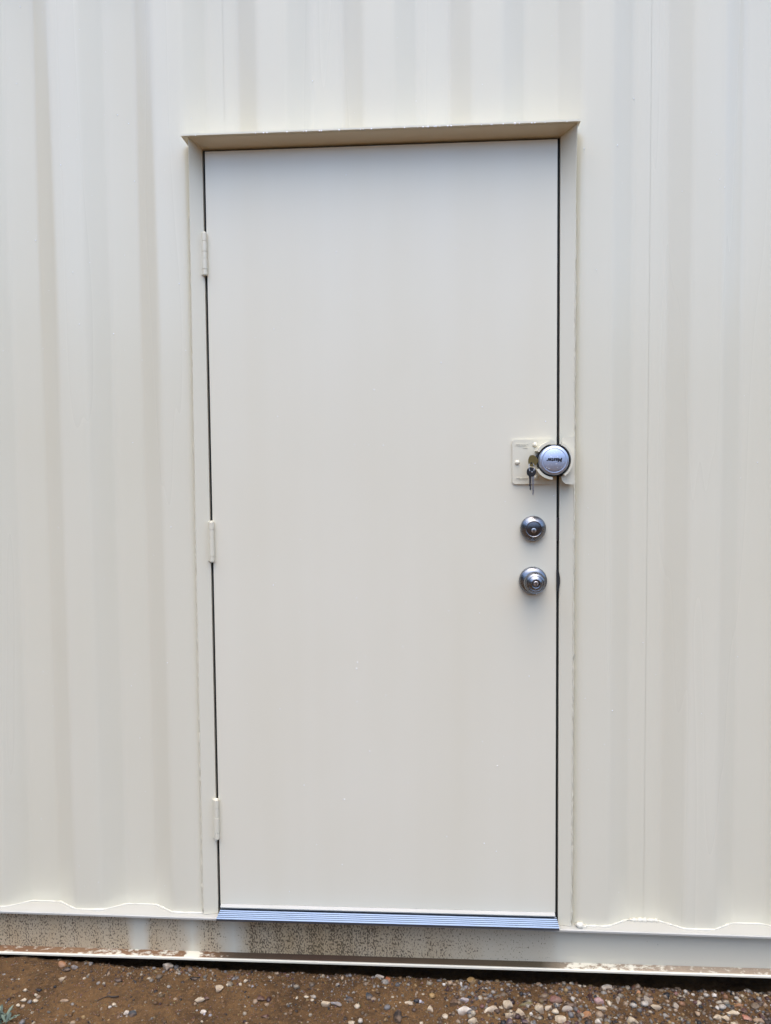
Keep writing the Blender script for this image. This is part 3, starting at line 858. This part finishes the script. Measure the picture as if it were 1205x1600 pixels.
STONES = [
(-0.8935, -0.0397, 0.0229, 0.0177, 'orange', 'rounded orange-brown stone by the rail above black stones at far left'),
(-0.8707, -0.056, 0.021, 0.0157, 'black', 'black stone touching the orange-brown stone at far left'),
(-0.8543, -0.0492, 0.0158, 0.014, 'grey', 'small grey stone just right of the black stone at far left'),
(-0.8737, -0.0819, 0.0173, 0.0156, 'cream', 'cream stone just below the orange-brown stone at far left'),
(-0.8768, -0.1102, 0.0102, 0.0102, 'black', ''),
(-0.9084, -0.1328, 0.0135, 0.0067, 'black', ''),
(-0.9082, -0.146, 0.01, 0.01, 'cream', ''),
(-0.9018, -0.1639, 0.0133, 0.0083, 'cream', ''),
(-0.93, -0.1685, 0.0149, 0.0099, 'cream', ''),
(-0.9241, -0.182, 0.0115, 0.0099, 'tan', ''),
(-0.9362, -0.1816, 0.0099, 0.0066, 'cream', ''),
(-0.9445, -0.1368, 0.0118, 0.0118, 'cream', ''),
(-0.8272, -0.1595, 0.0182, 0.0083, 'tan', 'pale tan sliver of stone alone on sand left of the twig'),
(-0.6907, -0.1689, 0.0099, 0.0115, 'cream', ''),
(-0.6609, -0.207, 0.0113, 0.0161, 'brown', 'upright dark brown stone beside the white stone below the twig'),
(-0.6447, -0.1984, 0.0129, 0.0129, 'white', 'white stone paired with a dark blue-grey stone on sand at left'),
(-0.6282, -0.2024, 0.0161, 0.0145, 'slate', 'dark blue-grey stone touching a white stone on the sand'),
(-0.6006, -0.0231, 0.0265, 0.0265, 'palegrey', 'large round pale grey stone against the rail in the left gravel'),
(-0.5371, -0.0306, 0.014, 0.014, 'black', 'small black stone just above the black slab under the left jamb'),
(-0.5133, -0.0601, 0.0311, 0.0138, 'black', 'flat black slab of stone below the left door jamb'),
(-0.437, -0.0997, 0.022, 0.0186, 'cream', "angular cream stone below the threshold's left end"),
(-0.4773, -0.1407, 0.0282, 0.0133, 'cream', 'long pale cream stone with a dark red stone at its tip'),
(-0.4599, -0.1315, 0.0133, 0.01, 'maroon', 'dark red stone at the tip of a long cream stone'),
(-0.4556, -0.1778, 0.0162, 0.0114, 'white', 'whitish oval stone alone on open sand below the left jamb'),
(-0.3742, -0.0633, 0.012, 0.0103, 'cream', ''),
(-0.3841, -0.0788, 0.0085, 0.0102, 'cream', ''),
(-0.4162, -0.0881, 0.0102, 0.0102, 'cream', ''),
(-0.3158, -0.1359, 0.0231, 0.0132, 'maroon', "flat maroon stone half sunk in sand below the threshold's left part"),
(-0.2928, -0.1936, 0.0176, 0.0144, 'maroon', 'dark plum stone lying alone near the bottom edge'),
(-0.1458, -0.138, 0.0213, 0.0213, 'cream', 'rounded cream stone with a grey flat stone at its right'),
(-0.1183, -0.1336, 0.0329, 0.0132, 'grey', 'flat grey stone right of a rounded cream stone below the threshold'),
(-0.1831, -0.1112, 0.015, 0.0117, 'palegrey', ''),
(-0.2013, -0.1134, 0.0117, 0.0083, 'cream', ''),
(-0.2256, -0.1184, 0.0083, 0.0116, 'cream', ''),
(-0.1841, -0.1264, 0.0099, 0.0083, 'cream', ''),
(-0.0893, -0.1115, 0.0199, 0.015, 'black', 'glossy black stone in mid gravel, left of the two black ones'),
(-0.0365, -0.1055, 0.0183, 0.0266, 'slate', 'upright blue-black stone in the gravel below the middle of the threshold'),
(-0.0665, -0.1397, 0.018, 0.0131, 'cream', ''),
(-0.0757, -0.1928, 0.0175, 0.0175, 'cream', 'cream stone cut by the bottom edge, left of middle'),
(-0.0541, -0.1845, 0.0128, 0.016, 'palegrey', ''),
(-0.0153, -0.0233, 0.0277, 0.0139, 'palegrey', 'pale grey flat stone beside the brick-orange chip near the rail'),
(-0.1169, -0.0337, 0.0087, 0.019, 'tan', ''),
(0.0059, -0.0296, 0.0155, 0.0207, 'brick', 'brick-orange chip of stone close under the rail at mid photo'),
(0.2312, -0.0258, 0.0223, 0.0241, 'ochre', 'round ochre-brown stone near the rail below the lock side of the door'),
(0.2074, -0.0971, 0.0232, 0.0149, 'lavender', 'flat lavender-white stone just above the large white triangular stone'),
(0.2056, -0.1378, 0.0341, 0.026, 'white', 'large white triangular stone, biggest pale stone in the mid gravel'),
(0.2272, -0.1263, 0.0196, 0.0163, 'black', 'black stone tucked against the right of the large white triangular stone'),
(0.1197, -0.1357, 0.0163, 0.0163, 'cream', 'blocky cream stone left of the large white triangular stone'),
(0.0379, -0.1679, 0.0193, 0.0353, 'black', 'long upright black stone, largest dark stone near the bottom edge'),
(0.0654, -0.1182, 0.0214, 0.0148, 'cream', 'cream stone above and right of the long upright black stone'),
(0.085, -0.1088, 0.0132, 0.0116, 'black', ''),
(0.0949, -0.1081, 0.0099, 0.0116, 'lavender', ''),
(0.1582, -0.1566, 0.0177, 0.0129, 'cream', ''),
(0.2262, -0.1727, 0.0223, 0.0159, 'cream', 'cream stone at the bottom edge below the large white triangular stone'),
(0.2757, -0.1281, 0.0326, 0.0179, 'cream', 'wide cream stone between the white triangular stone and a cream pair'),
(0.319, -0.1156, 0.0246, 0.0229, 'cream', 'upper of two touching cream stones right of the white triangular stone'),
(0.3178, -0.1426, 0.0226, 0.0161, 'cream', 'lower of two touching cream stones right of the white triangular stone'),
(0.1999, -0.0373, 0.012, 0.0154, 'white', ''),
(0.1573, -0.0389, 0.0103, 0.012, 'white', ''),
(0.1247, -0.0832, 0.0151, 0.0201, 'ochre', ''),
(0.1822, -0.1098, 0.0231, 0.0264, 'brown', 'brown lump of stone left of the flat lavender-white stone'),
(0.1744, -0.0372, 0.0154, 0.0171, 'tan', ''),
(0.3182, -0.1688, 0.0143, 0.0159, 'plum', 'dark purple stone at the bottom edge under the cream pair'),
(0.3456, -0.1374, 0.0226, 0.0259, 'cream', 'upright cream stone beside a mossy green stone'),
(0.3664, -0.1004, 0.0395, 0.0148, 'moss', "long mossy green-yellow stone below the threshold's right end"),
(0.3994, -0.1199, 0.0228, 0.0244, 'cream', 'blocky cream stone right of the mossy green stone'),
(0.4218, -0.1104, 0.0196, 0.0213, 'cream', 'cream stone below the wine-red stone'),
(0.4442, -0.083, 0.0265, 0.0199, 'wine', 'dull wine-red stone below the right door jamb'),
(0.4368, -0.1274, 0.0211, 0.0146, 'cream', ''),
(0.4443, -0.149, 0.0256, 0.0208, 'cream', 'large cream stone near bottom edge left of a grey-and-brown slab'),
(0.3554, -0.1614, 0.0176, 0.0144, 'plum', 'dark purple stone among cream stones at bottom, right of the threshold'),
(0.3746, -0.1366, 0.0113, 0.0097, 'white', ''),
(0.4664, -0.1143, 0.0261, 0.0147, 'palegrey', 'grey wedge-shaped slab with a brown stone on its back'),
(0.4811, -0.1042, 0.0262, 0.0147, 'brown', 'brown stone leaning on the grey wedge-shaped slab'),
(0.4883, -0.0836, 0.0132, 0.0232, 'palegrey', ''),
(0.494, -0.1292, 0.0129, 0.0178, 'wine', 'narrow wine-red stone left of the orange stone'),
(0.5135, -0.1351, 0.0258, 0.0193, 'orange', 'bright orange mottled stone near the bottom under the right wall'),
(0.5537, -0.0827, 0.0215, 0.0198, 'pink', 'pink stone in the gravel under the right wall'),
(0.5562, -0.1077, 0.0212, 0.0131, 'cream', 'smooth cream oval stone just below the pink stone'),
(0.5807, -0.0855, 0.0148, 0.0198, 'cream', ''),
(0.5355, -0.1575, 0.0159, 0.0127, 'white', 'bluish white stone cut by the bottom edge under the pink stone'),
(0.5927, -0.0209, 0.0273, 0.0153, 'palegrey', "grey slab sloping out of the rail's shadow above the pink stone"),
(0.607, -0.0645, 0.0117, 0.025, 'palegrey', 'thin grey slab on edge right of the pink stone'),
(0.6241, -0.1414, 0.0256, 0.0208, 'cream', 'cream block of stone near the bottom under the right panel joint'),
(0.6414, -0.0889, 0.0164, 0.0148, 'palegrey', ''),
(0.6662, -0.0457, 0.0134, 0.0168, 'orange', 'rust-coloured stone by the rail under the right panel joint'),
(0.6826, -0.0688, 0.0182, 0.0249, 'palegrey', 'grey oval stone standing in the gravel under the right panel joint'),
(0.6718, -0.084, 0.023, 0.0132, 'palegrey', ''),
(0.6979, -0.0937, 0.0245, 0.0131, 'cream', 'long cream stone right of the grey oval standing stone'),
(0.7484, -0.0863, 0.0164, 0.0213, 'palegrey', 'pale triangular stone standing alone in the right gravel'),
(0.7895, -0.0356, 0.0118, 0.0118, 'palegrey', ''),
(0.7947, -0.1097, 0.0129, 0.0194, 'tan', ''),
(0.8421, -0.1137, 0.0193, 0.0145, 'cream', 'left of two matching cream stones near the right corner'),
(0.8603, -0.1153, 0.0209, 0.0161, 'cream', 'right of two matching cream stones near the right corner'),
(0.889, -0.0945, 0.0276, 0.013, 'cream', 'long pale stone above the two matching cream stones'),
(0.8919, -0.067, 0.0231, 0.0132, 'teal', 'dark teal stone touching the orange stone at right'),
(0.914, -0.0678, 0.0231, 0.0132, 'orange', 'orange stone next to the dark teal stone at right'),
(0.9209, -0.0862, 0.0163, 0.0147, 'maroon', 'dark red stone between the orange and the salmon stones'),
(0.9165, -0.1121, 0.0225, 0.0177, 'salmon', 'salmon-red stone near the bottom right corner'),
(0.8636, -0.0349, 0.0134, 0.0168, 'white', ''),
(0.8416, -0.0369, 0.0151, 0.0117, 'palegrey', ''),
(0.9149, -0.0457, 0.0133, 0.0167, 'palegrey', ''),
(0.8744, -0.1349, 0.0207, 0.0127, 'cream', ''),
(0.9407, -0.1214, 0.0208, 0.0176, 'tan', 'tan stone nearest the bottom right corner'),
(0.8719, -0.073, 0.0214, 0.0132, 'palegrey', ''),
(0.8551, -0.0792, 0.0115, 0.0148, 'white', ''),
(0.8084, -0.038, 0.0118, 0.0084, 'palegrey', ''),
]


rnd = random.Random(11)
small = []
for i, (x, y, w, h, c, lab) in enumerate(STONES):
    if not lab:
        small.append((x, y, w, h, c))
        continue
    bm = rock_mesh(100 + i, 3, 14)
    # seen from above at about 36 degrees: the height in the picture is part depth, part height
    hz = min(w, h) * 0.42
    dy = max(min(w, h) * 0.45, (h - hz * 0.9) / 0.75 * 0.62)
    R3 = Matrix.Rotation(rnd.uniform(-.35, .35), 3, 'Z')
    z = ground_z(x, y)
    for v in bm.verts:
        p = Matrix.Rotation(rnd.uniform(0, 0), 3, 'X') @ v.co
        v.co = R3 @ Vector((p.x * w * 0.66, p.y * dy * 1.1, p.z * hz * 1.25))
    o = from_bm('stone', bm, SM[c], smooth=True)
    try:
        me = o.data
        bm2 = bmesh.new(); bm2.from_mesh(me)
        for e in bm2.edges:
            if len(e.link_faces) == 2 and e.calc_face_angle(0) > 0.45:
                e.smooth = False
        bm2.to_mesh(me); bm2.free()
    except Exception:
        pass
    o.location = (x, y, z + hz * 0.28)
    tag(o, lab, 'stone', 'larger stones lying in the gravel')

# everything smaller: gravel nobody could count
variants = []
for s in range(14):
    bm = rock_mesh(500 + s, 1 if s < 11 else 2, 6)
    bm.verts.ensure_lookup_table()
    variants.append((np.array([v.co[:] for v in bm.verts]), np.array([[v.index for v in f.verts] for f in bm.faces])))
    bm.free()
PAL = [('cream', 12), ('tan', 22), ('palegrey', 10), ('brown', 26), ('grey', 6), ('black', 6), ('white', 2), ('maroon', 5), ('ochre', 5), ('wine', 2), ('orange', 1.5), ('pink', .6), ('lavender', .8)]
PN, PW = [p[0] for p in PAL], [p[1] for p in PAL]
V, F, T = [], [], []
base = 0
def put(x, y, sx, sy, sz, tint, lift, r3):
    global base
    vv, ff = variants[rnd.randrange(len(variants))]
    q = vv @ np.array(r3).T
    q = q * np.array((sx, sy, sz)) + np.array((x, y, ground_z(x, y) + lift))
    V.append(q)
    F.append(ff + base)
    T.append(np.tile(np.array((*tint, 1.0)), (len(q), 1)))
    base += len(q)
for x, y, w, h, c in small:
    put(x, y, w * .62, max(w, h) * .5, min(w, h) * .48, TINT[c], min(w, h) * .22, Matrix.Rotation(rnd.uniform(0, 6.28), 3, 'X'))
def dens(x, y):
    """share of pebbles kept at a spot: sparse sand at the left, thick gravel at the right and along the rail"""
    d = 0.10 + 0.85 / (1 + math.exp(-(x - 0.12) * 7))
    d = max(d, 0.55 * math.exp(-((y + 0.045) / 0.05) ** 2) * (1 if x > -0.87 else 0.15))
    cl = noise.noise(Vector((x * 5, y * 9, 7.7)))
    return max(0.05, d * (1 + 0.9 * cl))
n = 0
while n < 20000:
    x = rnd.uniform(-1.45, 1.45)
    y = 0.04 - 0.36 * rnd.random() ** 1.15
    n += 1
    dd = dens(x, y)
    s = min(0.0095, 0.0013 + 0.0015 * rnd.expovariate(1.0) * (1.0 + 0.75 / (1 + math.exp(-(x - 0.3) * 9))))
    if rnd.random() > dd * (1.0 if s > 0.0019 else 1.6):
        continue
    c = TINT[rnd.choices(PN, PW)[0]]
    k = rnd.uniform(.25, .8)
    put(x, y, s * rnd.uniform(.8, 1.3), s * rnd.uniform(.8, 1.3), s * rnd.uniform(.6, 1.0), tuple(v * k for v in c), s * .02, rot_rand(rnd))
for _ in range(4200):                                        # crumbs of the soil itself
    x = rnd.uniform(-1.3, 1.3)
    y = 0.03 - 0.34 * rnd.random()
    s = min(.008, .0012 + .0011 * rnd.expovariate(1.0))
    q = rnd.uniform(.6, 1.25)
    put(x, y, s * rnd.uniform(.8, 1.5), s * rnd.uniform(.8, 1.3), s * .7, (.105 * q, .055 * q, .018 * q), s * .05, rot_rand(rnd))
for _ in range(8000):                                        # coarse sand grains
    x = rnd.uniform(-1.2, 1.2)
    y = 0.02 - 0.34 * rnd.random()
    s = rnd.uniform(.0007, .0014)
    c = TINT[rnd.choices(PN, PW)[0]]
    put(x, y, s, s, s * .8, tuple(v * rnd.uniform(.3, .8) for v in c), s * .2, rot_rand(rnd))
for _ in range(2600):                                        # the yard goes on outside the picture
    x = rnd.uniform(-3.5, 3.5)
    y = -0.3 - 2.2 * rnd.random()
    s = min(0.012, 0.003 + 0.003 * rnd.expovariate(1.0))
    if rnd.random() > dens(x, -0.2):
        continue
    c = TINT[rnd.choices(PN, PW)[0]]
    put(x, y, s, s * rnd.uniform(.8, 1.2), s * .7, tuple(v * rnd.uniform(.6, 1.0) for v in c), s * .2, rot_rand(rnd))
V, F, T = np.concatenate(V), np.concatenate(F), np.concatenate(T)
me = bpy.data.meshes.new('gravel')
me.vertices.add(len(V))
me.vertices.foreach_set('co', V.astype(np.float32).ravel())
me.loops.add(F.size)
me.loops.foreach_set('vertex_index', F.astype(np.int32).ravel())
me.polygons.add(len(F))
me.polygons.foreach_set('loop_start', np.arange(0, F.size, 3, dtype=np.int32))
me.polygons.foreach_set('loop_total', np.full(len(F), 3, dtype=np.int32))
me.update(calc_edges=True)
at = me.color_attributes.new('tint', 'FLOAT_COLOR', 'POINT')
at.data.foreach_set('color', T.astype(np.float32).ravel())
gr = link('gravel', me, M['gravel'])
tag(gr, 'mixed small gravel and pebbles strewn along the foot of the container', 'gravel', kind='stuff')

# twig and weed
def on_ground(x, y, dz=0.0):
    return (x, y, ground_z(x, y) + dz)
bm = bmesh.new()
tube(bm, [on_ground(x, y, d) for x, y, d in ((-.7420, -.155, .001), (-.7300, -.146, .002), (-.7180, -.140, .004), (-.7080, -.144, .003), (-.6980, -.143, .004), (-.6900, -.139, .003))], [.0007, .0012, .0016, .0018, .0020, .0015], 7)
tag(from_bm('twig', bm, M['wood'], smooth=True), 'short dark bent twig lying on the sand at left', 'twig')
bm = bmesh.new()
tube(bm, [on_ground(0.040, -.168, .003), on_ground(0.053, -.167, .003), on_ground(0.066, -.168, .003)], [.0008, .0012, .0007], 6)
tag(from_bm('twig', bm, M['wood'], smooth=True), 'tiny straight dark twig beside the long upright black stone', 'twig')

wx, wy = -0.958, -0.240
weed = thing('weed', 'small grey-green weed at the bottom left corner', 'weed', on_ground(wx, wy))
for k in range(70):
    a, el = rnd.uniform(0, 2 * PI), rnd.uniform(.15, 1.3)
    ln, wd = rnd.uniform(.018, .045), rnd.uniform(.0025, .005)
    o0 = Vector((wx + rnd.uniform(-.022, .03), wy + rnd.uniform(-.03, .02), 0))
    o0.z = ground_z(o0.x, o0.y)
    d = Vector((math.cos(a) * math.cos(el), math.sin(a) * math.cos(el), math.sin(el)))
    sd_ = d.cross(Vector((0, 0, 1))).normalized()
    up = sd_.cross(d)
    bm = bmesh.new()
    rows = []
    for f, ww, drop in ((0, .25, 0), (.3, .8, .02), (.6, 1.0, .1), (.85, .6, .24), (1, .05, .36)):
        c = o0 + d * ln * f - Vector((0, 0, 1)) * ln * drop * .6
        rows.append([bm.verts.new(c - sd_ * wd * ww + up * wd * .3 * ww), bm.verts.new(c), bm.verts.new(c + sd_ * wd * ww + up * wd * .3 * ww)])
    for p, q in zip(rows, rows[1:]):
        for i in range(2):
            bm.faces.new((p[i], p[i + 1], q[i + 1], q[i]))
    from_bm('leaf', bm, M['leaf'] if rnd.random() < .6 else M['leaf_dark'], weed, smooth=True)

# ------------------------------------------------------------------ rain: beads on the paint and drips on the drip plate
dv, df_ = [], []
bm = bmesh.new()
bmesh.ops.create_icosphere(bm, subdivisions=2, radius=1.0)
bm.verts.ensure_lookup_table()
dvv = np.array([v.co[:] for v in bm.verts])
dff = np.array([[v.index for v in f.verts] for f in bm.faces])
bm.free()
cnt = 0
def drop(x, y, z, r, sy=.55, sz=1.1):
    global cnt
    dv.append(dvv * np.array((r, r * sy, r * sz)) + np.array((x, y, z)))
    df_.append(dff + cnt)
    cnt += len(dvv)
rnd = random.Random(21)
for _ in range(360):
    x, z = rnd.uniform(-1.15, 1.1), rnd.uniform(.25, 2.75)
    if noise.noise(Vector((x * 3, 0, z * 3))) < -0.05 and rnd.random() < .8:
        continue
    r = .0006 + .0011 * rnd.random() ** 2
    if OP_X0 - .01 < x < OP_X1 + .01 and z < 2.28:
        if DOOR_X0 < x < DOOR_X1 and z < 2.2:
            drop(x, -0.0003, z, r * .95)
        continue
    drop(x, wall_y(x) - 0.0006, z, r)
for _ in range(36):
    drop(rnd.uniform(-.48, .49), -0.0575, 2.2662, rnd.uniform(.0012, .0024), 1.0, 1.15)
for _ in range(40):
    a, q = rnd.uniform(0, 2 * PI), .027 * math.sqrt(rnd.random())
    if abs(q * math.sin(a) - .001) < .0075:
        continue
    drop(LX + q * math.cos(a), LY - 0.0023, LZ + q * math.sin(a), rnd.uniform(.0004, .0009))
for _ in range(24):
    a, q = rnd.uniform(0, 2 * PI), rnd.uniform(.025, .031)
    drop(DX + q * math.cos(a), -0.0065 - (0.0318 - q) * 1.85, DZ + q * math.sin(a), rnd.uniform(.0004, .0008), 1.0)
for _ in range(16):
    drop(rnd.uniform(.3445, .45), -0.0056, rnd.uniform(1.375, 1.485), rnd.uniform(.0005, .0009))
V, F = np.concatenate(dv), np.concatenate(df_)
me = bpy.data.meshes.new('raindrops')
me.from_pydata(V.tolist(), [], F.tolist())
rd = link('raindrops', me, M['water'], smooth=True)
tag(rd, 'small raindrops beaded on the painted steel and along the drip edge', 'raindrops', kind='stuff')

# ------------------------------------------------------------------ unseen trees added behind the camera: dark band mirrored in the chrome
rnd = random.Random(8)
wv, wf = [], []
vv, ff = variants[12]
cnt2 = 0
for k in range(2000):
    a = rnd.uniform(-0.12, PI + 0.12)
    rr = rnd.uniform(27, 33)
    x, y = rr * math.cos(a), -rr * math.sin(a)
    top = 6.5 + 2.2 * noise.noise(Vector((a * 5, 0, 1))) + 1.5 * noise.noise(Vector((a * 17, 3, 1)))
    top *= 1 + 1.3 * max(0.0, min(1.0, (a - 2.3) / 0.4))          # belt raised at the left to darken the left-facing ribs
    z = top * rnd.random() ** 0.8
    s = rnd.uniform(.7, 1.5)
    q = (vv * (1 + 0.25 * np.sin(vv[:, [1, 2, 0]] * 5 + k))) @ np.array(rot_rand(rnd)).T * s + np.array((x, y, z))
    wv.append(q)
    wf.append(ff + cnt2)
    cnt2 += len(q)
me = bpy.data.meshes.new('unseen_tree_belt')
me.from_pydata(np.concatenate(wv).tolist(), [], np.concatenate(wf).tolist())
tag(link('unseen_tree_belt', me, M['wood_mass']), 'dark unseen belt of trees added behind the viewer for its reflection', 'trees', kind='stuff')

child_fix()
